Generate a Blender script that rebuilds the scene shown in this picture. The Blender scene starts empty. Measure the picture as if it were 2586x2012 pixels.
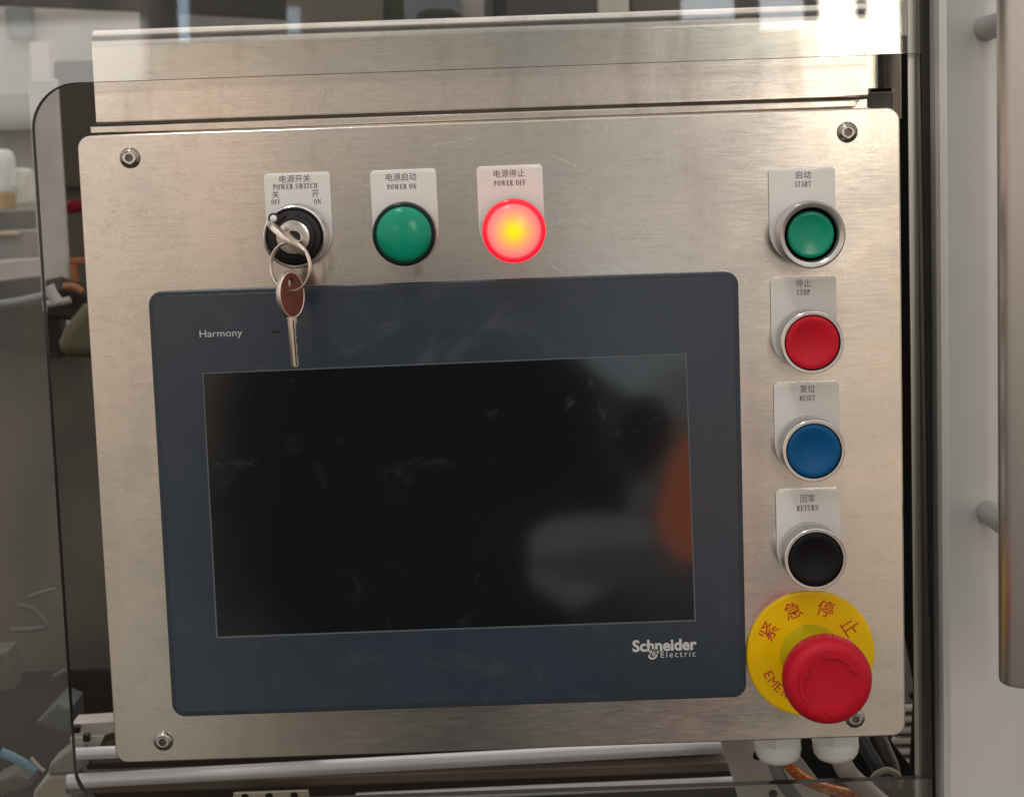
import bpy, bmesh, math, random
from mathutils import Vector, Matrix
random.seed(7)
sc = bpy.context.scene
COL = sc.collection
PI = math.pi
Z0 = 1.30                       # height of the camera above the workshop floor, metres
def W(x, y, z):                 # millimetres on the panel (origin = foot of the camera's perpendicular) -> metres
    return Vector((x * .001, y * .001, Z0 + z * .001))

# ------------------------------------------------------------------ camera
cam_d = bpy.data.cameras.new('camera'); cam = bpy.data.objects.new('camera', cam_d); COL.objects.link(cam)
th, ro = math.atan(576 / 4700.), math.atan(.0350)
F = Vector((0, math.cos(th), -math.sin(th))); U0 = Vector((0, math.sin(th), math.cos(th))); XX = Vector((1, 0, 0))
Rv = math.cos(ro) * XX - math.sin(ro) * U0; Uv = math.sin(ro) * XX + math.cos(ro) * U0
M = Matrix((Rv, Uv, -F)).transposed().to_4x4(); M.translation = W(0, -857, 0)
cam.matrix_world = M
cam_d.sensor_width = 36; cam_d.lens = 4700 / 2586 * 36
cam_d.clip_start = .02; cam_d.clip_end = 100
cam_d.dof.use_dof = True; cam_d.dof.focus_distance = .875; cam_d.dof.aperture_fstop = 23
sc.camera = cam
sc.view_settings.view_transform = 'Standard'; sc.view_settings.look = 'None'
sc.view_settings.exposure = 0; sc.view_settings.gamma = 1
sc.cycles.use_denoising = True
sc.cycles.max_bounces = 10; sc.cycles.transparent_max_bounces = 12
sc.cycles.caustics_reflective = False; sc.cycles.caustics_refractive = False
sc.cycles.sample_clamp_indirect = 6

# ------------------------------------------------------------------ node helpers
class NT:
    def __init__(s, nt): s.nt = nt; s.n = nt.nodes; s.l = nt.links
    def node(s, t, **k):
        n = s.n.new(t)
        for a, b in k.items(): setattr(n, a, b)
        return n
    def put(s, sock, v):
        if isinstance(v, bpy.types.NodeSocket): s.l.new(v, sock)
        elif v is not None: sock.default_value = v
    def m(s, op, a, b=None, c=None, clamp=False):
        n = s.node('ShaderNodeMath', operation=op, use_clamp=clamp)
        s.put(n.inputs[0], a)
        if b is not None: s.put(n.inputs[1], b)
        if c is not None: s.put(n.inputs[2], c)
        return n.outputs[0]
    def mix(s, f, a, b, mode='MIX'):
        n = s.node('ShaderNodeMix', data_type='RGBA', blend_type=mode)
        s.put(n.inputs[0], f); s.put(n.inputs[6], a); s.put(n.inputs[7], b)
        return n.outputs[2]
    def ramp(s, f, stops, interp='LINEAR'):
        n = s.node('ShaderNodeValToRGB'); s.put(n.inputs[0], f)
        n.color_ramp.interpolation = interp
        e = n.color_ramp.elements
        while len(e) < len(stops): e.new(.5)
        for i, (p, c) in enumerate(stops):
            e[i].position = p
            e[i].color = (c, c, c, 1) if isinstance(c, (int, float)) else (*c, 1)
        return n.outputs[0]
    def sep(s, v):
        n = s.node('ShaderNodeSeparateXYZ'); s.l.new(v, n.inputs[0]); return n.outputs
    def comb(s, x, y, z):
        n = s.node('ShaderNodeCombineXYZ'); s.put(n.inputs[0], x); s.put(n.inputs[1], y); s.put(n.inputs[2], z); return n.outputs[0]
    def mapv(s, v, scale=(1, 1, 1), loc=(0, 0, 0)):
        n = s.node('ShaderNodeMapping'); s.l.new(v, n.inputs[0]); n.inputs['Scale'].default_value = scale; n.inputs['Location'].default_value = loc
        return n.outputs[0]
    def noise(s, v, scale, detail=3, rough=.5, dist=0.):
        n = s.node('ShaderNodeTexNoise'); s.put(n.inputs['Vector'], v); n.inputs['Scale'].default_value = scale
        n.inputs['Detail'].default_value = detail; n.inputs['Roughness'].default_value = rough; n.inputs['Distortion'].default_value = dist
        return n.outputs[0]
    def smooth(s, v, a, b):      # 0 below a, 1 above b
        n = s.node('ShaderNodeMapRange', interpolation_type='SMOOTHSTEP'); s.put(n.inputs[0], v)
        n.inputs[1].default_value = a; n.inputs[2].default_value = b; return n.outputs[0]

# ------------------------------------------------------------------ world: the workshop around the machine, as light
w = bpy.data.worlds.new('World'); sc.world = w; w.use_nodes = True
N = NT(w.node_tree); N.n.clear()
g = N.node('ShaderNodeTexCoord').outputs['Generated']
dx, dy, dz = N.sep(g)
inv = N.m('DIVIDE', 857., N.m('MAXIMUM', N.m('MULTIPLY', dy, -1.), .03))
A = N.m('MULTIPLY', dx, inv); B = N.m('MULTIPLY', dz, inv)
behind = N.smooth(dy, .05, -.2)
base = N.ramp(N.m('MULTIPLY_ADD', dz, .5, .5), [
    (0., (.04, .036, .03)), (.30, (.12, .112, .095)), (.345, (.25, .235, .20)), (.39, (.38, .345, .29)), (.44, (.60, .53, .45)), (.485, (.80, .70, .60)),
    (.53, (.98, .88, .78)), (.62, (.92, .90, .88)), (.82, (1.22, 1.24, 1.26)), (1., (1.15, 1.17, 1.2))])
# vertical bands: pillars, gaps between machines
az = N.m('ARCTAN2', dx, N.m('MULTIPLY', dy, -1.))
bn = N.noise(N.comb(N.m('MULTIPLY', az, 1.), N.m('MULTIPLY', dz, .12), 0.), 16., 3, .6)
bands = N.smooth(bn, .34, .64)
base = N.mix(1., base, N.ramp(bands, [(0, (.57, .61, .64)), (1, (1.34, 1.16, 1.04))]), 'MULTIPLY')
def blob(cx, cz, rx, rz, soft, rot=0., warp=0.):
    a = N.m('SUBTRACT', A, cx); b = N.m('SUBTRACT', B, cz)
    c, s_ = math.cos(rot), math.sin(rot)
    u = N.m('DIVIDE', N.m('ADD', N.m('MULTIPLY', a, c), N.m('MULTIPLY', b, s_)), rx)
    v = N.m('DIVIDE', N.m('SUBTRACT', N.m('MULTIPLY', b, c), N.m('MULTIPLY', a, s_)), rz)
    r = N.m('SQRT', N.m('ADD', N.m('MULTIPLY', u, u), N.m('MULTIPLY', v, v)))
    if warp:
        r = N.m('ADD', r, N.m('MULTIPLY', N.m('SUBTRACT', N.noise(N.comb(A, B, cx), .03, 2), .5), warp))
    return N.m('MULTIPLY', N.smooth(r, 1 + soft, 1 - soft), behind)
env = base
def over(mask, col, k=1.):
    global env
    env = N.mix(N.m('MULTIPLY', mask, k), env, (*col, 1))
over(blob(25, 40, 105, 900, .45), (.42, .415, .405), .62)        # photographer's dim centre in the steel, painted into the world
over(blob(35, -325, 135, 120, .4, 0, .3), (.02, .02, .02), .95)
over(blob(-195, -290, 62, 130, .5), (.46, .43, .37), .85)
over(blob(190, -120, 50, 120, .6), (.92, .74, .58), .6)
over(blob(-46, -148, 104, 112, .22, .05, .3), (.035, .037, .04), .95)  # photographer's dark silhouette, painted into the world as a soft blob
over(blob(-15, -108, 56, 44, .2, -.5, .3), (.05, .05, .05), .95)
def poly(pts, soft=1.6, warp=3.):
    """convex outline in the mirror plane, clockwise or not, with a soft edge in mm"""
    wn = N.m('MULTIPLY', N.m('SUBTRACT', N.noise(N.comb(A, B, pts[0][0]), .05, 2), .5), warp)
    mx_ = sum(p_[0] for p_ in pts) / len(pts); my_ = sum(p_[1] for p_ in pts) / len(pts); d_ = None
    for (x0, y0), (x1, y1) in zip(pts, pts[1:] + pts[:1]):
        L_ = math.hypot(x1 - x0, y1 - y0); nx, ny = (y1 - y0) / L_, -(x1 - x0) / L_
        if (mx_ - x0) * nx + (my_ - y0) * ny > 0: nx, ny = -nx, -ny
        e = N.m('ADD', N.m('ADD', N.m('MULTIPLY', A, nx), N.m('MULTIPLY', B, ny)), -(x0 * nx + y0 * ny))
        d_ = e if d_ is None else N.m('MAXIMUM', d_, e)
    return N.m('MULTIPLY', N.smooth(N.m('ADD', d_, wn), soft, -soft), behind)
over(poly([(23, -79), (37, -91), (53, -105), (65, -106), (86, -100), (96, -72), (60, -62), (28, -66)]), (1.05, 1.18, 1.22), .95)  # pale, dark and orange shapes painted into the world for the screen's reflection
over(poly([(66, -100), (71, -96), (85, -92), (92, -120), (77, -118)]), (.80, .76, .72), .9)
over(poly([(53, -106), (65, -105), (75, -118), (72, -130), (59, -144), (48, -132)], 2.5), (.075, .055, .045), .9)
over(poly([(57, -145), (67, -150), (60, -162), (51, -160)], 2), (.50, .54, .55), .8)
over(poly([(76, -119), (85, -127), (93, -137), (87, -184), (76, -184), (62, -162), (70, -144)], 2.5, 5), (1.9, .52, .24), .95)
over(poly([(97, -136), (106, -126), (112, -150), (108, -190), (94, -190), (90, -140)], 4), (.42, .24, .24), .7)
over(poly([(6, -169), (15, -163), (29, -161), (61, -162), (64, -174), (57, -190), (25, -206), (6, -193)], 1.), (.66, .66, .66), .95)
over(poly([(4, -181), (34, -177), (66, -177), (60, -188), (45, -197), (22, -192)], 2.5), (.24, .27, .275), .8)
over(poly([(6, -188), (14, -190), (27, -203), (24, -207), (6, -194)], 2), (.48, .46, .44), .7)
# high up: a dark roof space, and a bright wall far to the left that veils the acrylic
over(N.m('MULTIPLY', N.m('MULTIPLY', N.smooth(B, 104, 124), N.smooth(B, 260, 215)), N.m('MULTIPLY', N.smooth(A, -165, -150), behind)), (.22, .21, .19), .85)
over(N.m('MULTIPLY', N.m('MULTIPLY', N.smooth(B, 84, 98), N.smooth(B, 137, 131)), N.m('MULTIPLY', N.m('MULTIPLY', N.smooth(A, -158, -166), N.smooth(A, -330, -300)), behind)), (4.6, 4.4, 4.1), .95)
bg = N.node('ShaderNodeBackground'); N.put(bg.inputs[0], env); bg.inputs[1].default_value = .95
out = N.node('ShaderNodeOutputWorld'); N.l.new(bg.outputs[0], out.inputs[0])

# windows of the workshop far behind the camera, mirrored in the acrylic and in the steel
def area(name, loc, sx, sy, radiance, col, rot):
    l = bpy.data.lights.new(name, 'AREA'); l.shape = 'RECTANGLE'; l.size = sx; l.size_y = sy
    l.energy = radiance * PI * sx * sy; l.color = col
    o = bpy.data.objects.new(name, l); COL.objects.link(o); o.location = loc; o.rotation_euler = rot
    return o
k = 1 + 12 / .857
for (a0, a1, b0, b1, rad, col) in [(84, 108, 122, 230, 6., (.90, .95, 1.)), (120, 140, 116, 230, 6.5, (.94, .97, 1.)),
                                  (147, 164, 86, 230, 22, (1., .93, .80)), (169, 184, 84, 230, 22, (1., .93, .80)), (-147, -142, 120, 140, 5, (.6, .8, 1.)), (-97, -91, 122, 134, 3.5, (.6, .8, 1.))]:
    area('window_light', Vector(((a0 + a1) / 2 * k * .001, -12., Z0 + (b0 + b1) / 2 * k * .001)), (a1 - a0) * k * .001, (b1 - b0) * k * .001, rad, col, (PI / 2, 0, 0))
for x in (-.62, -.50):
    area('ceiling_tube_light', Vector((x, -1.3, Z0 + 2.3)), .04, 1.5, 45, (1., .97, .92), (0, 0, .1))

# ------------------------------------------------------------------ materials
def mat(name):
    m = bpy.data.materials.new(name); m.use_nodes = True
    n = NT(m.node_tree); n.b = m.node_tree.nodes['Principled BSDF']; n.mt = m
    n.pos = None
    return n
def setp(n, **k):
    names = dict(col='Base Color', rough='Roughness', metal='Metallic', ior='IOR', coat='Coat Weight', coatr='Coat Roughness', aniso='Anisotropic',
                 arot='Anisotropic Rotation', spec='Specular IOR Level', trans='Transmission Weight', alpha='Alpha', ecol='Emission Color', estr='Emission Strength', sss='Subsurface Weight')
    for a, v in k.items():
        s = n.b.inputs[names[a]]
        if isinstance(v, tuple) and len(v) == 3: v = (*v, 1)
        n.put(s, v)
    return n
def worldpos(n): return n.node('ShaderNodeNewGeometry').outputs['Position']
def bump(n, h, strength, dist=.0002):
    b = n.node('ShaderNodeBump'); n.put(b.inputs['Height'], h); b.inputs['Strength'].default_value = strength; b.inputs['Distance'].default_value = dist
    n.l.new(b.outputs[0], n.b.inputs['Normal'])
def simple(name, col, rough=.5, metal=0., var=.08, vs=60., **k):
    n = mat(name); p = worldpos(n)
    c = n.mix(1., (*col, 1), n.ramp(n.noise(p, vs, 4, .6), [(.25, 1 - var), (.75, 1 + var)]), 'MULTIPLY')
    r = n.m('MULTIPLY_ADD', n.noise(p, vs * 3, 3), .16, rough - .08)
    return setp(n, col=c, rough=r, metal=metal, **k).mt

def scn(n, q):
    if not hasattr(n, '_sc'): n._sc = n.noise(n.mapv(q, (.42, 1, .75)), 1., 3, .75)
    return n._sc
def steel(name, scratches=(), tint=(.66, .635, .595), dirt=0., rough=.145):
    n = mat(name); p = worldpos(n)
    px, py, pz = n.sep(p)
    X = n.m('MULTIPLY', px, 1000.); Z = n.m('MULTIPLY', n.m('SUBTRACT', pz, Z0), 1000.)
    q = n.comb(X, py, Z)
    hair = n.noise(n.mapv(q, (.022, 1, 3.2)), 1., 3, .65)
    hair2 = n.noise(n.mapv(q, (.08, 1, 1.1), (9, 0, 4)), 1., 3, .6)
    grain = n.noise(n.mapv(q, (.5, 1, 5.)), 1., 2, .7)
    smear = n.noise(n.mapv(q, (.018, 1, .03), (3, 0, 8)), 1., 4, .55, .6)
    blot = n.noise(n.mapv(q, (.11, 1, .2)), 1., 5, .62)
    c = n.mix(1., (*tint, 1), n.ramp(hair, [(.3, .92), (.7, 1.05)]), 'MULTIPLY')
    c = n.mix(1., c, n.ramp(grain, [(.3, .90), (.7, 1.08)]), 'MULTIPLY')
    c = n.mix(1., c, n.ramp(smear, [(.3, (.93, .95, .96)), (.7, (1.06, 1.02, .98))]), 'MULTIPLY')
    c = n.mix(1., c, n.ramp(blot, [(.32, (.94, .93, .915)), (.5, (1., 1., 1.)), (.72, (1.02, 1.01, 1.0))]), 'MULTIPLY')
    # small dark scuffs, clustered
    cl = n.smooth(n.noise(n.mapv(q, (.03, 1, .03), (2, 0, 1)), 1., 2), .52, .68)
    sp = n.smooth(n.noise(n.mapv(q, (.55, 1, .9)), 1., 3, .7), .62, .70)
    c = n.mix(n.m('MULTIPLY', n.m('MULTIPLY', cl, sp), .8), c, (.20, .17, .14, 1))
    for (sx, sz, sr, th0) in ((-175, -17, 15, .50), (166, 10, 17, .52), (-95, 11, 20, .58), (172, -24, 16, .60), (-186, -258, 12, .60), (140, -12, 14, .62)):
        vx = n.m('SUBTRACT', X, sx); vz = n.m('SUBTRACT', Z, sz)
        dd_ = n.m('SQRT', n.m('ADD', n.m('MULTIPLY', vx, vx), n.m('MULTIPLY', vz, vz)))
        k1 = n.m('MULTIPLY', n.smooth(dd_, sr, sr * .4), n.smooth(scn(n, q), th0 + .10, th0 + .17))
        c = n.mix(n.m('MULTIPLY', k1, .75), c, (.17, .14, .11, 1))
    if scratches:                # brown drip under the key switch, and the lamp's reddish shadow painted in
        for (sx, z0_, z1_, sw) in ((-84.3, -38, -49.5, 1.3), (-41, -42, -47, 3.5)):
            a_ = n.smooth(n.m('ABSOLUTE', n.m('SUBTRACT', X, sx)), sw, sw * .2)
            b_ = n.m('MULTIPLY', n.smooth(Z, z1_ - 1.5, z1_ + 1.5), n.smooth(Z, z0_ + 1.5, z0_ - 1.5))
            c = n.mix(n.m('MULTIPLY', n.m('MULTIPLY', a_, b_), .35), c, (.30, .16, .10, 1))
    r = n.m('ADD', n.m('MULTIPLY_ADD', smear, .10, rough - .05), n.m('MULTIPLY', n.m('SUBTRACT', hair2, .5), .14))
    tot = None
    for (x0, z0, x1, z1, wd) in scratches:
        ax, az_ = x1 - x0, z1 - z0; L2 = ax * ax + az_ * az_
        ux = n.m('SUBTRACT', X, x0); uz = n.m('SUBTRACT', Z, z0)
        t = n.m('DIVIDE', n.m('ADD', n.m('MULTIPLY', ux, ax), n.m('MULTIPLY', uz, az_)), L2, clamp=True)
        ex = n.m('SUBTRACT', ux, n.m('MULTIPLY', t, ax)); ez = n.m('SUBTRACT', uz, n.m('MULTIPLY', t, az_))
        d = n.m('SQRT', n.m('ADD', n.m('MULTIPLY', ex, ex), n.m('MULTIPLY', ez, ez)))
        k_ = n.smooth(d, wd, wd * .3)
        tot = k_ if tot is None else n.m('MAXIMUM', tot, k_)
    if tot is not None:
        tot = n.m('MULTIPLY', tot, n.smooth(n.noise(n.mapv(q, (.4, 1, .4)), 1., 2), .33, .55))
        c = n.mix(n.m('MULTIPLY', tot, .6), c, (.95, .93, .88, 1))
    if dirt:                     # rust-brown weeping and grime where fingers and coolant gather
        dm = n.m('MULTIPLY', n.smooth(n.noise(n.mapv(q, (.05, 1, .012), (1, 0, 5)), 1., 4), .50, .70), dirt)
        c = n.mix(dm, c, (.33, .25, .19, 1))
    hh = n.m('ADD', n.m('MULTIPLY', hair, .6), n.m('MULTIPLY', grain, .4))
    bump(n, hh, .10, .0001)
    tn = n.node('ShaderNodeTangent', direction_type='UV_MAP'); n.l.new(tn.outputs[0], n.b.inputs['Tangent'])
    return setp(n, col=c, rough=r, metal=1., aniso=.8, arot=.25).mt
SCR = [(-62 + 30, 12.5, -12, 15.3, .28), (19, -43, 32, -52, .3), (12, -46, 24, -55, .22), (50, -46, 58, -53, .2), (22, 6, 33, 1, .25), (38, 20, 41, 16, .25),
       (-70, -2, -61, -5, .2), (108, -50, 110, -56, .25), (52, -253, 60, -256, .3), (60, -262, 70, -266, .3), (85, -252, 104, -250, .22), (18, -252, 30, -256, .2),
       (150, -30, 156, -55, .2), (-178, -92, -165, -90, .2), (-20, 18, -14, 14, .2), (-3, 9, 6, 3, .16), (158, 20, 161, 12, .22), (150, 14, 146, 5, .2)]
M_FACE = steel('brushed_stainless_face', SCR, dirt=.12)
M_STEEL = steel('brushed_stainless', (), (.66, .62, .57), dirt=.25, rough=.15)
M_DARKSTEEL = steel('dull_stainless', (), (.80, .73, .62), dirt=.2, rough=.22)
M_CHROME = simple('chrome', (.62, .62, .62), .16, 1., .03)
M_SATIN = simple('satin_chrome', (.52, .51, .49), .26, 1., .04)
M_CLEARRING = simple('grey_ring', (.50, .50, .48), .2, .7, .05)
M_NICKEL = simple('nickel_key', (.70, .62, .54), .30, 1., .05, 60)
M_REDREFL = simple('nickel_key_red_reflection', (.15, .040, .030), .6, .3, .10, 200)  # red reflection on the nickel bow, put into its base colour
M_PLATE = simple('white_legend_plastic', (.73, .73, .70), .28, 0., .03, 40, coat=.15)
M_INK = simple('black_ink', (.03, .028, .03), .5, 0., .05)
M_REDINK = simple('red_ink', (.52, .035, .012), .45, 0., .05)
M_YEL = simple('yellow_plastic', (.80, .50, .0), .36, 0., .04, 30, spec=.25)
M_YEL2 = simple('olive_yellow_collar', (.42, .36, .005), .3, 0., .04, 30, spec=.3)
M_BLK = simple('black_plastic', (.008, .008, .009), .38, 0., .1, spec=.3)
M_RUB = simple('black_rubber', (.010, .010, .011), .6, 0., .1)
M_SOCK = simple('socket_recess', (.16, .13, .12), .35, 1., .1)
M_SCREW = simple('screw_steel', (.30, .28, .26), .22, 1., .12, 300)
def cap_mat(name, col, rough=.36):
    n = mat(name); p = worldpos(n)
    c = n.mix(1., (*col, 1), n.ramp(n.noise(p, 90, 4, .6), [(.3, .93), (.7, 1.05)]), 'MULTIPLY')
    bump(n, n.noise(p, 2500, 2), .05, .0001)
    return setp(n, col=c, rough=n.m('MULTIPLY_ADD', n.noise(p, 200, 3), .12, rough - .06), spec=.30 if rough < .3 else .18).mt
M_GREEN = cap_mat('green_lens', (.001, .27, .16), .20)
M_RED = cap_mat('red_cap', (.50, .008, .022), .42)
M_BLUE = cap_mat('blue_cap', (.001, .075, .215), .38)
M_BLACKCAP = cap_mat('black_cap', (.004, .004, .004), .5)
M_MUSH = cap_mat('red_mushroom', (.44, .006, .020), .46)
# lit red lens
n = mat('lit_red_lens'); p = worldpos(n); px, py, pz = n.sep(p)
ex = n.m('SUBTRACT', px, .0035); ez = n.m('SUBTRACT', pz, Z0 - .0272)
rr = n.m('MULTIPLY', n.m('SQRT', n.m('ADD', n.m('MULTIPLY', ex, ex), n.m('MULTIPLY', ez, ez))), 1000 / 14.6)
ec = n.ramp(rr, [(0., (1., .86, .0)), (.15, (1., .82, .0)), (.37, (1.3, .52, .09)), (.62, (1.8, .31, .20)), (.80, (2.2, .19, .19)), (.86, (2.4, .010, .035)), (1., (2.2, .0, .02))])
M_LIT = setp(n, col=(.35, .0, .01), rough=.25, ecol=ec, estr=1.0).mt
# HMI film and screen
n = mat('blue_grey_film'); p = worldpos(n)
c = n.mix(1., (.023, .035, .052, 1), n.ramp(n.noise(p, 14, 4, .6), [(.3, (.90, .92, .93)), (.7, (1.12, 1.08, 1.06))]), 'MULTIPLY')
sm = n.smooth(n.noise(p, 26, 5, .65, 1.2), .50, .72)
c = n.mix(n.m('MULTIPLY', sm, .14), c, (.10, .115, .13, 1))
M_FILM = setp(n, col=c, rough=n.m('MULTIPLY_ADD', sm, .10, .16), spec=.62).mt
M_FILMEDGE = simple('dark_blue_edge', (.020, .032, .045), .3, 0., .05)
n = mat('screen_glass'); p = worldpos(n)
fp = n.smooth(n.noise(p, 38, 4, .6, .8), .60, .74)
ru = n.smooth(n.noise(n.mapv(p, (1, 1, 1), (4, 4, 4)), 620, 2, .5), .735, .78)
c = n.mix(n.m('MULTIPLY', fp, .14), (.0045, .0060, .0078, 1), (.05, .055, .065, 1))
c = n.mix(n.m('MULTIPLY', n.m('MULTIPLY', ru, fp), .8), c, (.3, .3, .3, 1))
M_GLASS = setp(n, col=c, rough=n.m('MULTIPLY_ADD', fp, .10, .045), ior=1.62).mt
M_WHITEPR = simple('pale_print', (.50, .51, .50), .5, 0., .03)
# acrylic door sheet: clear, faintly reflecting; its cut edges are dark
n = mat('clear_acrylic'); n.n.remove(n.b)
fr = n.node('ShaderNodeFresnel'); fr.inputs[0].default_value = 1.49
tr = n.node('ShaderNodeBsdfTransparent'); tr.inputs[0].default_value = (.95, .96, .955, 1)
gl = n.node('ShaderNodeBsdfGlossy'); gl.inputs['Roughness'].default_value = .012
df = n.node('ShaderNodeBsdfDiffuse'); df.inputs[0].default_value = (.6, .6, .58, 1)
mx = n.node('ShaderNodeMixShader'); n.put(mx.inputs[0], n.m('MULTIPLY', fr.outputs[0], 1.0)); n.l.new(tr.outputs[0], mx.inputs[1]); n.l.new(gl.outputs[0], mx.inputs[2])
dust = n.m('MULTIPLY_ADD', n.smooth(n.noise(worldpos(n), 9, 5, .6), .4, .8), .018, .008)
mx2 = n.node('ShaderNodeMixShader'); n.put(mx2.inputs[0], dust); n.l.new(mx.outputs[0], mx2.inputs[1]); n.l.new(df.outputs[0], mx2.inputs[2])
n.l.new(mx2.outputs[0], n.n['Material Output'].inputs[0]); M_ACR = n.mt
n = mat('acrylic_cut_edge'); setp(n, col=(.016, .016, .016), rough=.35, spec=.35); M_ACREDGE = n.mt
def anod(name, col, rough=.38, metal=.85):
    n = mat(name); p = worldpos(n)
    v = n.noise(n.mapv(p, (160, 160, 2.0)), 1., 3)
    c = n.mix(1., (*col, 1), n.ramp(v, [(.3, .985), (.7, 1.01)]), 'MULTIPLY')
    c = n.mix(1., c, n.ramp(n.noise(p, 12, 4), [(.3, .95), (.7, 1.05)]), 'MULTIPLY')
    return setp(n, col=c, rough=n.m('MULTIPLY_ADD', n.noise(p, 400, 3), .1, rough - .05), metal=metal).mt
M_ALU = anod('anodised_aluminium', (.56, .575, .57), .42, .5)
M_ALUD = anod('anodised_aluminium_bar', (.62, .61, .595), .33, 1.)
M_ROD = simple('pale_hard_rod', (.66, .68, .71), .4, .2, .04)
M_GLAND = simple('white_nylon', (.66, .70, .68), .4, 0., .03, 40, sss=.05)
M_CGREY = simple('grey_cable_jacket', (.17, .18, .19), .4, 0., .08)
M_CBEIGE = simple('beige_cable_jacket', (.33, .30, .27), .5, 0., .1, 200)
M_BRK = simple('painted_pale_metal', (.45, .42, .38), .5, .1, .06, 30)
n = mat('orange_sheath'); p = worldpos(n)
v = n.noise(n.mapv(p, (260, 260, 260)), 1., 3, .6, 1.5)
M_ORANGE = setp(n, col=n.mix(n.smooth(v, .45, .65), (.50, .12, .025, 1), (.85, .36, .12, 1)), rough=.25, metal=.35).mt
def flat(name, col, rough=.7, metal=0.): return simple(name, col, rough, metal, .22, 9., spec=.2)

# ------------------------------------------------------------------ geometry helpers
WP = {}
def link(name, me, materials, parent, origin):
    o = bpy.data.objects.new(name, me); COL.objects.link(o)
    for m in (materials if isinstance(materials, (list, tuple)) else [materials]): me.materials.append(m)
    o['_w'] = 0; del o['_w']
    WP[o.name] = Vector(origin)
    if parent is not None:
        o.parent = parent; o.location = Vector(origin) - WP[parent.name]
    else: o.location = origin
    return o
def finish(me, origin, smooth=35):
    uv = me.uv_layers.new(name='UVMap') if not me.uv_layers else me.uv_layers[0]
    for lp in me.loops:
        c = me.vertices[lp.vertex_index].co; uv.data[lp.index].uv = (c.x * 3 + c.y, c.z * 3)
    me.transform(Matrix.Translation(-Vector(origin)))
    if smooth:
        for p_ in me.polygons: p_.use_smooth = True
        me.set_sharp_from_angle(angle=math.radians(smooth))
        for p_ in me.polygons:
            if p_.area > 6e-6 and max(abs(c_) for c_ in p_.normal) > .9995: p_.use_smooth = False
    else:
        for p_ in me.polygons: p_.use_smooth = False
    me.update()
def mesh_from_bm(bm, name): me = bpy.data.meshes.new(name); bm.normal_update(); bm.to_mesh(me); bm.free(); return me
def add(name, bm, m, parent=None, origin=None, smooth=35):
    """bm holds world metres"""
    if origin is None:
        co = [v.co for v in bm.verts]; origin = sum(co, Vector()) / len(co)
    me = mesh_from_bm(bm, name); finish(me, origin, smooth)
    return link(name, me, m, parent, origin)
def empty(name, origin, label=None, cat=None, group=None, parent=None):
    o = bpy.data.objects.new(name, None); COL.objects.link(o); o.empty_display_size = .01
    WP[o.name] = Vector(origin)
    if parent is not None: o.parent = parent; o.location = Vector(origin) - WP[parent.name]
    else: o.location = origin
    tag(o, label, cat, group); return o
def tag(o, label=None, cat=None, group=None, kind=None):
    if label: o['label'] = label
    if cat: o['category'] = cat
    if group: o['group'] = group
    if kind: o['kind'] = kind
    return o
def rrect(x0, z0, x1, z1, r, n=8, r2=None):
    """rounded rectangle, counter-clockwise; r2 = radius of the two lower corners"""
    r2 = r if r2 is None else r2; P_ = []
    for (cx, cz, a, rr_) in [(x1 - r2, z0 + r2, -90, r2), (x1 - r, z1 - r, 0, r), (x0 + r, z1 - r, 90, r), (x0 + r2, z0 + r2, 180, r2)]:
        for i in range(n + 1):
            t = math.radians(a + 90 * i / n); P_.append((cx + rr_ * math.cos(t), cz + rr_ * math.sin(t)))
    return P_
def circle(cx, cz, r, n=48, a0=0, a1=360):
    full = abs(a1 - a0) >= 360
    return [(cx + r * math.cos(math.radians(a0 + (a1 - a0) * i / (n if full else n - 1))), cz + r * math.sin(math.radians(a0 + (a1 - a0) * i / (n if full else n - 1)))) for i in range(n)]
def sheet_bm(loops, y0, y1, bev=0., res=2, xf=None):
    """flat shape in the panel plane from y0 (front, nearer the camera) to y1 (back), loops in mm, holes allowed"""
    cu = bpy.data.curves.new('tmp', 'CURVE'); cu.dimensions = '2D'; cu.fill_mode = 'BOTH'
    th_ = abs(y1 - y0); cu.extrude = max(th_ / 2 - bev, .0001); cu.bevel_depth = bev; cu.bevel_resolution = res; cu.offset = -bev
    for lp in loops:
        s_ = cu.splines.new('POLY'); s_.points.add(len(lp) - 1); s_.use_cyclic_u = True
        for i, (x, z) in enumerate(lp): s_.points[i].co = (x, z, 0, 1)
    o = bpy.data.objects.new('tmp', cu); COL.objects.link(o)
    bpy.context.view_layer.update()
    me = bpy.data.meshes.new_from_object(o.evaluated_get(bpy.context.evaluated_depsgraph_get()))
    bpy.data.objects.remove(o); bpy.data.curves.remove(cu)
    bm = bmesh.new(); bm.from_mesh(me); bpy.data.meshes.remove(me)
    ym = (y0 + y1) / 2
    for v in bm.verts:
        q = Vector((v.co.x, ym - v.co.z, v.co.y))
        if xf: q = xf(q)
        v.co = W(*q)
    bmesh.ops.remove_doubles(bm, verts=bm.verts, dist=1e-7)
    bmesh.ops.recalc_face_normals(bm, faces=bm.faces)
    return bm
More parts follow.
